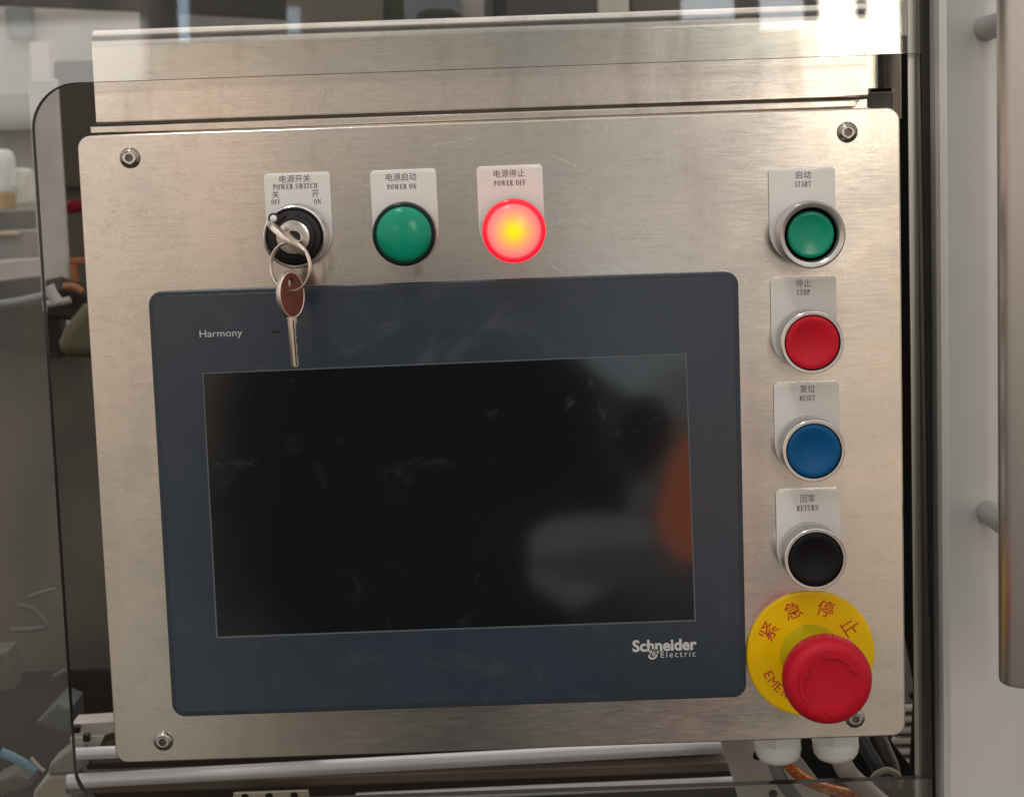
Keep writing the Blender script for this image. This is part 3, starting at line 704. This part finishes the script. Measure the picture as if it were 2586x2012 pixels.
# split ring
ringo = None
rc = Vector((-94.9, -41.0, -38.6)); Rr = 10.6
e1 = Vector((.74, -.45, 0)).normalized(); e2 = Vector((0, .06, 1)).normalized()
pts = []
turns = 2
for i in range(0, 121):
    t = 2 * PI * turns * i / 120; lift = .75 * (i / 120 - .5) * 2
    q = rc + e1 * (Rr * math.sin(t)) + e2 * (Rr * math.cos(t)) + e1.cross(e2) * lift
    pts.append(tuple(q))
kr = add('key_ring', tube_bm(pts, .62, 10), M_NICKEL)
tag(kr, 'thin split ring of doubled wire joining the two keys', 'key ring')
k2 = empty('hanging_key', W(-96, -40, -43), 'nickel key, a red reflection painted on its bow, hanging from the split ring in front of the touch screen', 'key')
ca, sa = math.cos(math.radians(-48)), math.sin(math.radians(-48))
kc = Vector((-95.6, -40.5, -50.3))
pl2 = lambda q: kc + Vector((ca * q.x - sa * q.y, sa * -q.x * -1 + ca * q.y, q.z))
def pl2(q):
    # the bow is turned 50 degrees about the vertical, its left rim towards the camera
    e = Vector((.66, .75, 0)); n_ = Vector((.75, -.66, 0))
    return kc + e * q.x + n_ * (-q.y) + Vector((0, 0, q.z)) + Vector((.025, 0, 0)) * -(q.z)
bow2 = oval(7.2, 10.0, -.6)
add('bow', key_bm(bow2, [(x * .75, z * .95 + 4.6) for x, z in oval(2.0, 2.3, 0, 20)], pl2, 2.3), [M_REDREFL], k2)
rim = [p_ for p_ in oval(7.35, 10.15, -.6, 48)]
rimi = [p_ for p_ in oval(6.7, 9.5, -.6, 48)]
add('bow_rim', key_bm(rim, rimi, pl2, 2.7), M_NICKEL, k2)
add('blade', key_bm([(-2.4, -9.4), (2.2, -9.4), (2.2, -13.0), (1.2, -14), (1.2, -17.0), (.8, -18.0), (1.2, -19.2), (.6, -21.), (1.2, -22.6), (1.1, -25.0), (.7, -26.4), (1.2, -27.8), (1.2, -31.5), (.6, -32.6), (-1.3, -32.6), (-2.0, -31.6), (-2.0, -14)], None, pl2, 2.0), M_NICKEL, k2)
add('blade_groove', key_bm(R4(-.85, -31.8, .0, -11.5), None, lambda q: pl2(Vector((q.x, q.y - .85, q.z))), .5), M_BLK, k2)

# ================================================================== STEEL BEAM behind the panel, strip, rear plate
beam = empty('support_beam', W(-10, 100, 29), 'wide brushed steel box beam behind the top of the control panel', 'steel beam')
def rbox_bm(x0, x1, y0, y1, z0, z1, r):
    """box beam along X with rounded long edges"""
    bm = bmesh.new(); prof = rrect(y0, z0, y1, z1, r, 8, 2.2); rows = []
    nx = 2
    for x in (x0, x1): rows.append([bm.verts.new(W(x, a, b)) for a, b in prof])
    n_ = len(prof)
    for i in range(n_): bm.faces.new((rows[0][i], rows[1][i], rows[1][(i + 1) % n_], rows[0][(i + 1) % n_]))
    bm.faces.new(rows[0]); bm.faces.new(rows[1][::-1])
    bmesh.ops.recalc_face_normals(bm, faces=bm.faces); return bm
add('beam_body', rbox_bm(-199.8, 180.4, 70, 110, 28.6, 75.6, 9.), M_STEEL, beam)
add('support_strip', sheet_bm([R4(-198.5, 24.6, 170.8, 27.6)], 50, 66, .3), M_STEEL, beam)
add('under_ledge', box_bm(-196, 178, 52, 68, 18, 24.0, .4), M_DARKSTEEL, beam)
rear = empty('rear_plate', W(195, 95, 0), 'dull steel plate with a square notch beside the right end of the beam', 'plate')
nt0, nt1, nb0, nb1 = pt(2190, 225, 90), pt(2256, 222, 90), pt(2190, 300, 90), pt(2256, 300, 90)
add('plate_body', sheet_bm([[(176, 60), (176, nb0[1]), (nt0[0], nb0[1] - .01), nt0, nt1, (nb1[0], nb1[1]), pt(2277, 300, 90), pt(2275, 80, 90)]], 90, 94, .3), M_DARKSTEEL, rear)
bxp('inner_block', 2185, 233, 2256, 330, 104, 10, simple('taupe_block', (.48, .44, .40), .5), rear.get('x'), None, rear, .4)
bxp('fold_line', 2218, 138, 2232, 224, 89.2, .7, simple('dark_fold', (.07, .06, .05), .5, .3), None, None, rear, .2)
# ================================================================== MACHINE DOOR: acrylic, frame, gasket, handle
door = empty('machine_door', W(200, 30, -400), 'clear acrylic machine door with a cut-out around the panel and an aluminium frame with bar handle', 'machine door')
# the sheet leans back a little: its face follows y = 40 + .035 (z - 48)
HOLE = [(199.4, -303.8), (199.4, 48.4)]
HOLE += [(-202 + 22 * math.cos(math.radians(a_)), 26.4 + 22 * math.sin(math.radians(a_))) for a_ in range(90, 181, 6)]
HOLE += [(-201.3 + 20 * math.cos(math.radians(a_)), -283.8 + 20 * math.sin(math.radians(a_))) for a_ in range(180, 271, 6)]
bm = sheet_bm([R4(-620, -700, 199.8, 420), HOLE[::-1]], 40, 46, 0, xf=lambda q: Vector((q.x, q.y + .035 * (q.z - 48), q.z)))
me_bm = bm
for f in bm.faces:
    f.normal_update(); f.material_index = 0 if abs(f.normal.y) > .7 else 1
add('acrylic_sheet', bm, [M_ACR, M_ACREDGE], door, smooth=30)
add('gasket', box_bm(199.9, 203.4, 37, 50, -900, 600, .4), M_RUB, door)
fr_ = add('door_frame', box_bm(203.5, 330, 22, 62, -900, 600, 4.5), M_ALU, door)
hd = empty('handle', W(226.5, -45, -90), parent=door)
add('bar', tube_bm([(226.6, -45, 600), (226.6, -45, 200), (226.6, -45, -233.5), (226.6, -45, -235.0), (226.6, -45, -235.6)], [12.6, 12.6, 12.6, 12.2, 11.4], 48), M_ALUD, hd)
for z in (57.5, -170.5):
    add('standoff', tube_bm([(226.2, 21.5, z), (226.2, 19.5, z), (226.3, -36, z)], [5.6, 5.6, 5.6], 32), anod('dull_steel_standoff', (.40, .40, .39), .35, .8), hd)
fs = add('frame_strip', sheet_bm([[pt(2291, -60, 48), pt(2312, 2080, 48), pt(2338, 2080, 48), pt(2319, -60, 48)][::1]], 48, 49.5, .2), anod('steel_strip', (.66, .64, .60), .3, 1.))
tag(fs, 'narrow upright grey metal strip just left of the black door gasket', 'metal strip')

# ================================================================== BELOW: rods, brackets, cables
def rod(name, p0, p1, r, m, label, **k):
    o = add(name, tube_bm([p0, p1], r, 32), m); tag(o, label, **k); return o
rod('guide_rod', (-268, 200, -346.2), (125, 196, -337.0), 4.4, M_ROD, 'long pale round rod running along just below the control panel', cat='rod', group='guide rods')
rod('guide_rod', (-100, 205, -364.0), (128, 200, -360.5), 3.2, M_ROD, 'thin pale rod along the bottom edge, lowest of the rods', cat='rod', group='guide rods')
rod('guide_rod', (-262, 200, -329.6), (-120, 200, -329.2), 3.7, M_ROD, 'short pale rod end peeking out left of the panel corner, topmost of the rods', cat='rod', group='guide rods')
rail = add('rail_beam', box_bm(-272, 125, 206, 235, -356.5, -350.5, 1.), flat('brown_metal', (.14, .11, .095), .5, .4)); tag(rail, 'brownish flat rail right under the long pale rod', 'rail')
rail2 = add('rail_beam', box_bm(-258, 120, 215, 240, -341.5, -327, 1.), flat('brown_metal2', (.15, .115, .095), .5, .4)); tag(rail2, 'brownish flat rail above the long pale rod, behind the panel corner', 'rail')
hb = empty('slotted_bracket', W(-149, 195, -365), 'beige metal bracket with three dark holes under the long rod', 'bracket')
add('bracket_plate', sheet_bm([[(-174, -372), (-124, -372), (-126, -352), (-169, -352)]], 185, 188, .3), flat('beige_metal', (.40, .36, .28), .5, .2), hb)
for x in (-162.5, -148.5, -134.0): add('hole', lathe_bm(x, -354.4, [(2.2, -184.6), (1.8, -184.7), (0, -184.7)], 20), M_BLK, hb)
wb = empty('white_bracket', W(132, 118, -345), 'pale grey sheet bracket with dark holes behind the cable glands', 'bracket')
quadp('bracket_plate', [(1816, 1840), (2010, 1840), (2016, 1903), (2060, 1960), (2122, 2045), (1872, 2045), (1853, 1975), (1835, 1920), (1822, 1880)], 118, 3, M_BRK, parent=wb)
for px, py in ((1912, 1907), (1952, 2003)):
    x, z = pt(px, py, 118); add('hole', lathe_bm(x, z, [(2.4, -117.4), (2.2, -117.5), (0, -117.5)], 20), M_BLK, wb)
def cable(name, pts, r, m, label, cat='cable'):
    P_ = [(pt(a, b, c)[0], c, pt(a, b, c)[1]) for a, b, c in pts]
    o = add(name, tube_bm(bez(P_, 12), r, 18), m); tag(o, label, cat=cat); return o
cable('cable', [(1952, 1895, 34), (1955, 1920, 35), (1966, 1955, 41), (1992, 1995, 50), (2030, 2040, 60)], 3.4, M_CGREY, 'grey round cable leaving the left white gland')
cable('cable', [(1978, 1895, 36), (1984, 1918, 37), (2003, 1943, 42), (2032, 1966, 48), (2078, 1986, 54), (2140, 2002, 60), (2230, 2022, 66)], 2.8, M_ORANGE, 'shiny orange sheathed cable beside the grey one')
cable('cable', [(2118, 1890, 34), (2124, 1918, 37), (2145, 1955, 46), (2185, 1992, 58), (2240, 2040, 70)], 4.9, M_CBEIGE, 'thick beige grey cable leaving the right white gland')
quadp('black_board', [(2002, 1840), (2190, 1840), (2240, 1856), (2306, 1942), (2306, 2050), (2126, 2050), (2062, 1960), (2016, 1900)], 123, 8, flat('black_board', (.012, .011, .010), .6), 'black slanted board behind the thick beige cable', 'board')
cable('hose', [(2168, 1850, 92), (2190, 1890, 91), (2222, 1945, 90), (2235, 1990, 90)], 4.2, simple('hose_blue_black', (.028, .03, .036), .4), 'bluish black hose hanging below the panel right corner', 'hose')
cable('hose', [(2212, 1850, 94), (2232, 1895, 93), (2250, 1940, 92), (2256, 1990, 92)], 4.6, simple('hose_brown_black', (.040, .032, .026), .4), 'brown black hose below the panel right corner, nearer the door', 'hose')
cable('hose_clamp', [(2198, 1975, 82), (2212, 1955, 80), (2238, 1943, 79), (2262, 1952, 80), (2276, 1970, 82)], 1.7, flat('beige_band', (.30, .275, .21), .5, .2), 'curved beige clamp band above the cut-out edge at the bottom right', 'clamp')
lx, lz = pt(2300, 1900, 260)
lv = empty('ribbed_cover', W(lx, 264, lz), 'pale ribbed cover seen in the gap right of the panel corner', 'cover')
bxp('back_sheet', 2255, 1600, 2345, 1990, 262, 6, flat('rib_back', (.17, .165, .155), .6), parent=lv)
for i in range(7): bxp('rib', 2255, 1782 + 27 * i, 2345, 1798 + 27 * i, 255, 6, M_BRK, parent=lv, bev=1.5)
# black inner wall seen in the slit between the panel and the door frame
quadp('dark_side_wall', [(2200, 90), (2345, 90), (2345, 1965), (2300, 1965), (2311, 1760), (2311, 1730), (2284, 1585), (2200, 1560)], 130, 6, flat('near_black', (.008, .007, .006), .5), 'black inner machine wall between the panel and the door frame', 'wall')
kx2, kz2 = pt(2309, 1755, 128)
kn = add('round_knob', lathe_bm(kx2, kz2, [(0, -127), (2.2, -127.5), (2.8, -128.5), (2.8, -131)], 24), flat('dark_knob', (.03, .028, .026), .5)); tag(kn, 'small dark round knob on the edge of the black inner wall', 'knob')

# ================================================================== BACKGROUND: the machine's inside and the workshop
st(add('floor', box_bm(-4000, 4000, -3000, 6000, -1330, -1300), flat('workshop_floor', (.085, .075, .062), .35)))
st(add('back_wall', box_bm(-4000, 4000, 5000, 5100, -1300, 2500), flat('grey_wall', (.42, .40, .37), .8)))
n = mat('stained_board'); p = worldpos(n)
v = n.noise(p, 5, 4, .6)
M_BOARD = setp(n, col=n.mix(n.smooth(v, .35, .7), (.026, .025, .018, 1), (.072, .062, .052, 1)), rough=.55).mt
bxp('machine_backboard', -200, 800, 2360, 1840, 900, 20, M_BOARD, 'stained brown board closing the machine behind the control panel', 'board')
bxp('lower_backboard', -200, 1660, 2360, 2300, 420, 3, flat('near_black_board', (.018, .016, .013), .6), 'near black board behind the pale rods', 'board')
# in the cut-out, left of the panel
bxp('upright_post', 88, 200, 163, 790, 700, 6, flat('column_grey', (.36, .345, .33), .7), 'pale grey upright post seen in the gap left of the panel', 'post')
bxp('brown_cabinet', 143, 150, 420, 470, 790, 60, flat('cab_brown', (.050, .042, .035), .6), 'dark brown cabinet behind the pale upright post', 'cabinet')
bxp('brown_door', 165, 470, 420, 800, 800, 60, flat('cab_brown2', (.068, .059, .050), .6), 'greyer brown cabinet door below the dark brown cabinet', 'cabinet')
kx_, kz_ = pt(176, 523, 740)
rk = add('red_knob', lathe_bm(kx_, kz_, [(0, -740), (4, -741), (5.5, -746), (5.5, -770)], 24), flat('knob_red', (.13, .003, .008), .6)); tag(rk, 'small dark red round knob between the pale post and the panel', 'knob')
fx0, fz0 = pt(178, 716, 690); fx1, fz1 = pt(240, 650, 690)
fo = empty('wooden_frame', W((fx0 + fx1) / 2, 695, fz0), 'orange brown square frame low beside the left panel edge', 'frame')
WD = flat('orange_wood', (.22, .085, .035), .6)
for (a, b, c, d) in ((fx0, fx0 + 6, fz0, fz1 - 5.2), (fx0, fx1, fz1 - 5, fz1)): add('frame_rail', box_bm(a, b, 690, 698, c, d, 1), WD, fo)
mx_, mz_ = pt(170, 800, 600)
mc_ = empty('dark_mechanism', W(mx_, 620, mz_), 'black machinery with a pale angled lever left of the touch screen', 'machinery')
quadp('housing_block', [(112, 708), (150, 722), (222, 738), (240, 790), (200, 815), (118, 800)], 605, 60, flat('mech_black', (.018, .016, .014), .4), parent=mc_, bev=3)
tubep('lever', [(122, 722), (134, 745), (148, 765)], 590, 4.5, flat('lever_white', (.36, .34, .32), .5), parent=mc_)
tubep('foot', [(118, 768), (150, 764), (178, 757)], 590, 3, flat('lever_white2', (.28, .27, .25), .5), parent=mc_)
tubep('curved_pipe', [(160, 725), (185, 724), (208, 738)], 595, 3, flat('pipe_orange', (.20, .09, .035), .5), parent=mc_)
quadp('olive_canister', [(205, 770), (250, 775), (260, 905), (170, 905), (146, 888), (142, 865), (160, 825)], 560, 60, flat('bag_olive', (.075, .069, .043), .7), 'rounded olive green canister beside the left panel edge', 'canister', bev=9)
# through the acrylic, far left
bxp('pale_partition', -60, 25, 420, 250, 2600, 40, flat('panel_grey', (.38, .365, .345), .7), 'light grey partition at the top left', 'partition')
bxp('partition_window', 14, 18, 78, 96, 2560, 30, flat('recess_blue', (.15, .165, .17), .6), 'bluish grey window in the light grey partition', 'window')
bxp('pale_column', 78, 108, 127, 250, 2500, 60, flat('col_pale', (.50, .475, .45), .7), 'paler upright column on the light grey partition', 'column')
bxp('grey_machine', -60, 238, 92, 330, 2300, 90, flat('cab_grey', (.19, .19, .17), .6), 'grey machine across the left edge below the partition', 'machine')
bxp('mottled_machine', -60, 300, 100, 600, 2400, 90, flat('cab_mott', (.30, .31, .285), .6), 'pale green grey machine behind the white boxes at the left edge', 'machine')
bxp('white_box', -20, 376, 17, 492, 1700, 60, flat('cab_white', (.85, .88, .86), .6), 'bright white box cut by the left picture edge', 'box', bev=12)
bxp('white_box', 20, 425, 64, 520, 1750, 60, flat('cab_white2', (.68, .70, .64), .6), 'bright white box right of the one cut by the left edge', 'box', bev=8)
bxp('ochre_crate', -30, 488, 12, 530, 1600, 60, flat('crate_ochre', (.38, .25, .09), .6), 'small ochre crate below the bright white boxes', 'crate')
bxp('dark_crate', -30, 534, 62, 582, 1500, 60, flat('crate_dark', (.07, .07, .068), .6), 'dark grey crate above the grey bench at the left', 'crate')
bxp('grey_bench', -30, 584, 103, 652, 1400, 90, flat('bench_grey', (.17, .17, .165), .6), 'mid grey bench side with a tan edge at the left', 'bench')
bxp('tan_strip', -30, 586, 48, 596, 1390, 8, flat('strip_tan', (.38, .28, .18), .6), 'thin tan strip on the grey bench', 'strip')
quadp('pale_bench', [(-40, 668), (104, 652), (107, 700), (-40, 715)], 1200, 60, flat('bench_white', (.36, .335, .32), .6), 'pale pinkish bench edge seen through the acrylic', 'bench')
quadp('dark_trough', [(-40, 716), (107, 698), (118, 762), (-40, 790)], 800, 40, flat('gap_dark', (.022, .023, .023), .5), 'black trough below the pale pinkish bench edge', 'trough')
tubep('steel_rail', [(-30, 772), (40, 763), (112, 747)], 640, 3.6, flat('rail_grey', (.15, .165, .165), .3, .3), 'grey shiny rail crossing the black trough', 'rail')
quadp('low_dark_box', [(-40, 785), (112, 765), (150, 800), (150, 905), (-40, 870)], 860, 30, flat('gap_dark2', (.020, .018, .015), .5), 'dark brown box under the grey shiny rail', 'box')
quadp('roof_beam', [(-200, -60), (1000, -60), (1000, 55), (700, 42), (330, 22), (-200, -2)], 1500, 60, flat('beam_black', (.012, .013, .011), .6), 'black slanting roof beam along the top left edge', 'roof beam')
bxp('black_post', 352, -20, 437, 120, 1400, 40, flat('post_black', (.014, .014, .013), .6), 'black upright post rising above the steel beam', 'post')
bxp('grey_back_panel', 437, 30, 720, 200, 1700, 40, flat('panel_grey2', (.25, .25, .24), .7), 'mid grey panel right of the black post', 'panel')
bxp('beige_cabinet', 725, -20, 968, 120, 1300, 60, flat('cab_beige', (.105, .092, .070), .6), 'dull beige cabinet above the beam', 'cabinet')
bxp('green_machine', 972, -20, 1080, 100, 1330, 60, flat('mach_green', (.022, .028, .013), .6), 'dark green machine top above the beam', 'machine')
hx_, hz_ = pt(1100, 60, 1200)
bg_ = empty('black_machine', W(hx_, 1200, hz_), 'black rounded machine head under a blue grey cover above the beam', 'machine')
quadp('machine_head', [(1030, 100), (1055, 30), (1080, 18), (1140, 20), (1165, 34), (1180, 60), (1185, 100)], 1180, 60, flat('mach_black', (.010, .010, .010), .4), parent=bg_, bev=5)
bxp('cover', 1020, -20, 1160, 60, 1260, 40, flat('mach_blue', (.12, .145, .16), .5), parent=bg_)
quadp('pale_post', [(1140, -30), (1222, -30), (1222, 80), (1180, 80), (1160, 30)], 1300, 40, flat('post_pale', (.34, .31, .29), .7), 'pale pinkish post above the middle of the beam', 'post')
tubep('dark_tube', [(1262, -30), (1264, 90)], 1300, 8.5, flat('tube_black', (.010, .010, .012), .35), 'black upright tube right of the pale pinkish post', 'tube')
bxp('dark_partition', 1222, -30, 2100, 140, 1420, 40, flat('part_dark', (.060, .058, .055), .6), 'dark grey partition above the right half of the beam', 'partition')
bxp('white_post', 1515, -30, 1589, 100, 1250, 40, flat('post_white', (.50, .49, .44), .7), 'white upright post above the right half of the beam', 'post')
bxp('olive_machine', 1594, -30, 1720, 100, 1270, 40, flat('frame_grey', (.085, .08, .062), .5), 'olive grey machine side right of the white post', 'machine')
# bottom left machinery
ox, oz = pt(190, 1990, 230)
fx = empty('left_fixture', W(ox, 230, oz), 'beige cast end block that carries the pale rods at the bottom left', 'end block')
MB_ = flat('block_beige', (.20, .19, .16), .5, .1); ML_ = flat('rail_pale', (.42, .395, .36), .5, .1)
quadp('upper_rail', [(180, 1828), (300, 1820), (300, 1842), (268, 1856), (180, 1858)], 214, 20, ML_, parent=fx)
quadp('lower_rail', [(176, 1862), (262, 1857), (250, 1886), (180, 1890)], 210, 20, ML_, parent=fx)
quadp('casting', [(182, 1885), (215, 1880), (222, 1930), (200, 1952), (120, 1955), (125, 1930)], 207, 26, MB_, parent=fx, bev=2)
quadp('base_block', [(120, 1960), (182, 1956), (182, 2030), (80, 2030), (85, 1998)], 206, 40, flat('base_beige', (.33, .30, .24), .5), parent=fx, bev=2)
for a, b in ((192, 1840), (217, 1862)): bxp('clip', a - 9, b - 8, a + 9, b + 12, 202, 5, M_BLK, parent=fx, bev=1)
quadp('blue_grey_block', [(92, 1822), (140, 1772), (178, 1788), (180, 1852), (170, 1862)], 330, 40, flat('gblock', (.075, .082, .085), .4, .3), 'blue grey metal block seen through the acrylic, low left', 'block', bev=3)
tubep('blue_hose', [(2, 1898), (40, 1915), (92, 1945)], 250, 3., flat('hose_blue', (.12, .27, .36), .4), 'pale blue hose in the lower left corner', 'hose')
tubep('pale_wire', [(78, 1912), (98, 1935), (112, 1946)], 250, 1.2, ML_, 'pale wire stub beside the pale blue hose', 'wire')
quadp('grey_casting', [(-30, 1645), (18, 1645), (30, 1700), (28, 1745), (-30, 1752)], 380, 30, flat('gcast', (.085, .08, .072), .5, .2), 'grey ribbed metal casting at the lower left edge', 'casting', bev=3)
tubep('hose_reflection', [(45, 1528), (80, 1536), (108, 1562), (116, 1582), (92, 1588), (28, 1592)], 420, 2.0, flat('ctube', (.085, .085, .08), .3, .3), 'thin hooked reflection of a hose, built as a grey tube left of the panel', 'tube')  # solid tube standing in for a hose's reflection in the acrylic
tubep('grey_wire', [(72, 1508), (105, 1496), (140, 1487)], 420, 1.5, flat('cwire', (.10, .10, .095), .4), 'short grey wire above the hooked hose reflection', 'wire')
tubep('grey_wire', [(135, 1708), (150, 1700), (168, 1692)], 420, 1.6, flat('cwire2', (.09, .09, .085), .4), 'short grey wire above the blue grey block', 'wire')
quadp('low_grey_block', [(-20, 1975), (40, 1950), (75, 1965), (70, 1990), (0, 2015)], 300, 30, flat('gblk', (.09, .085, .075), .5), 'dull grey block in the bottom left corner', 'block', bev=3)
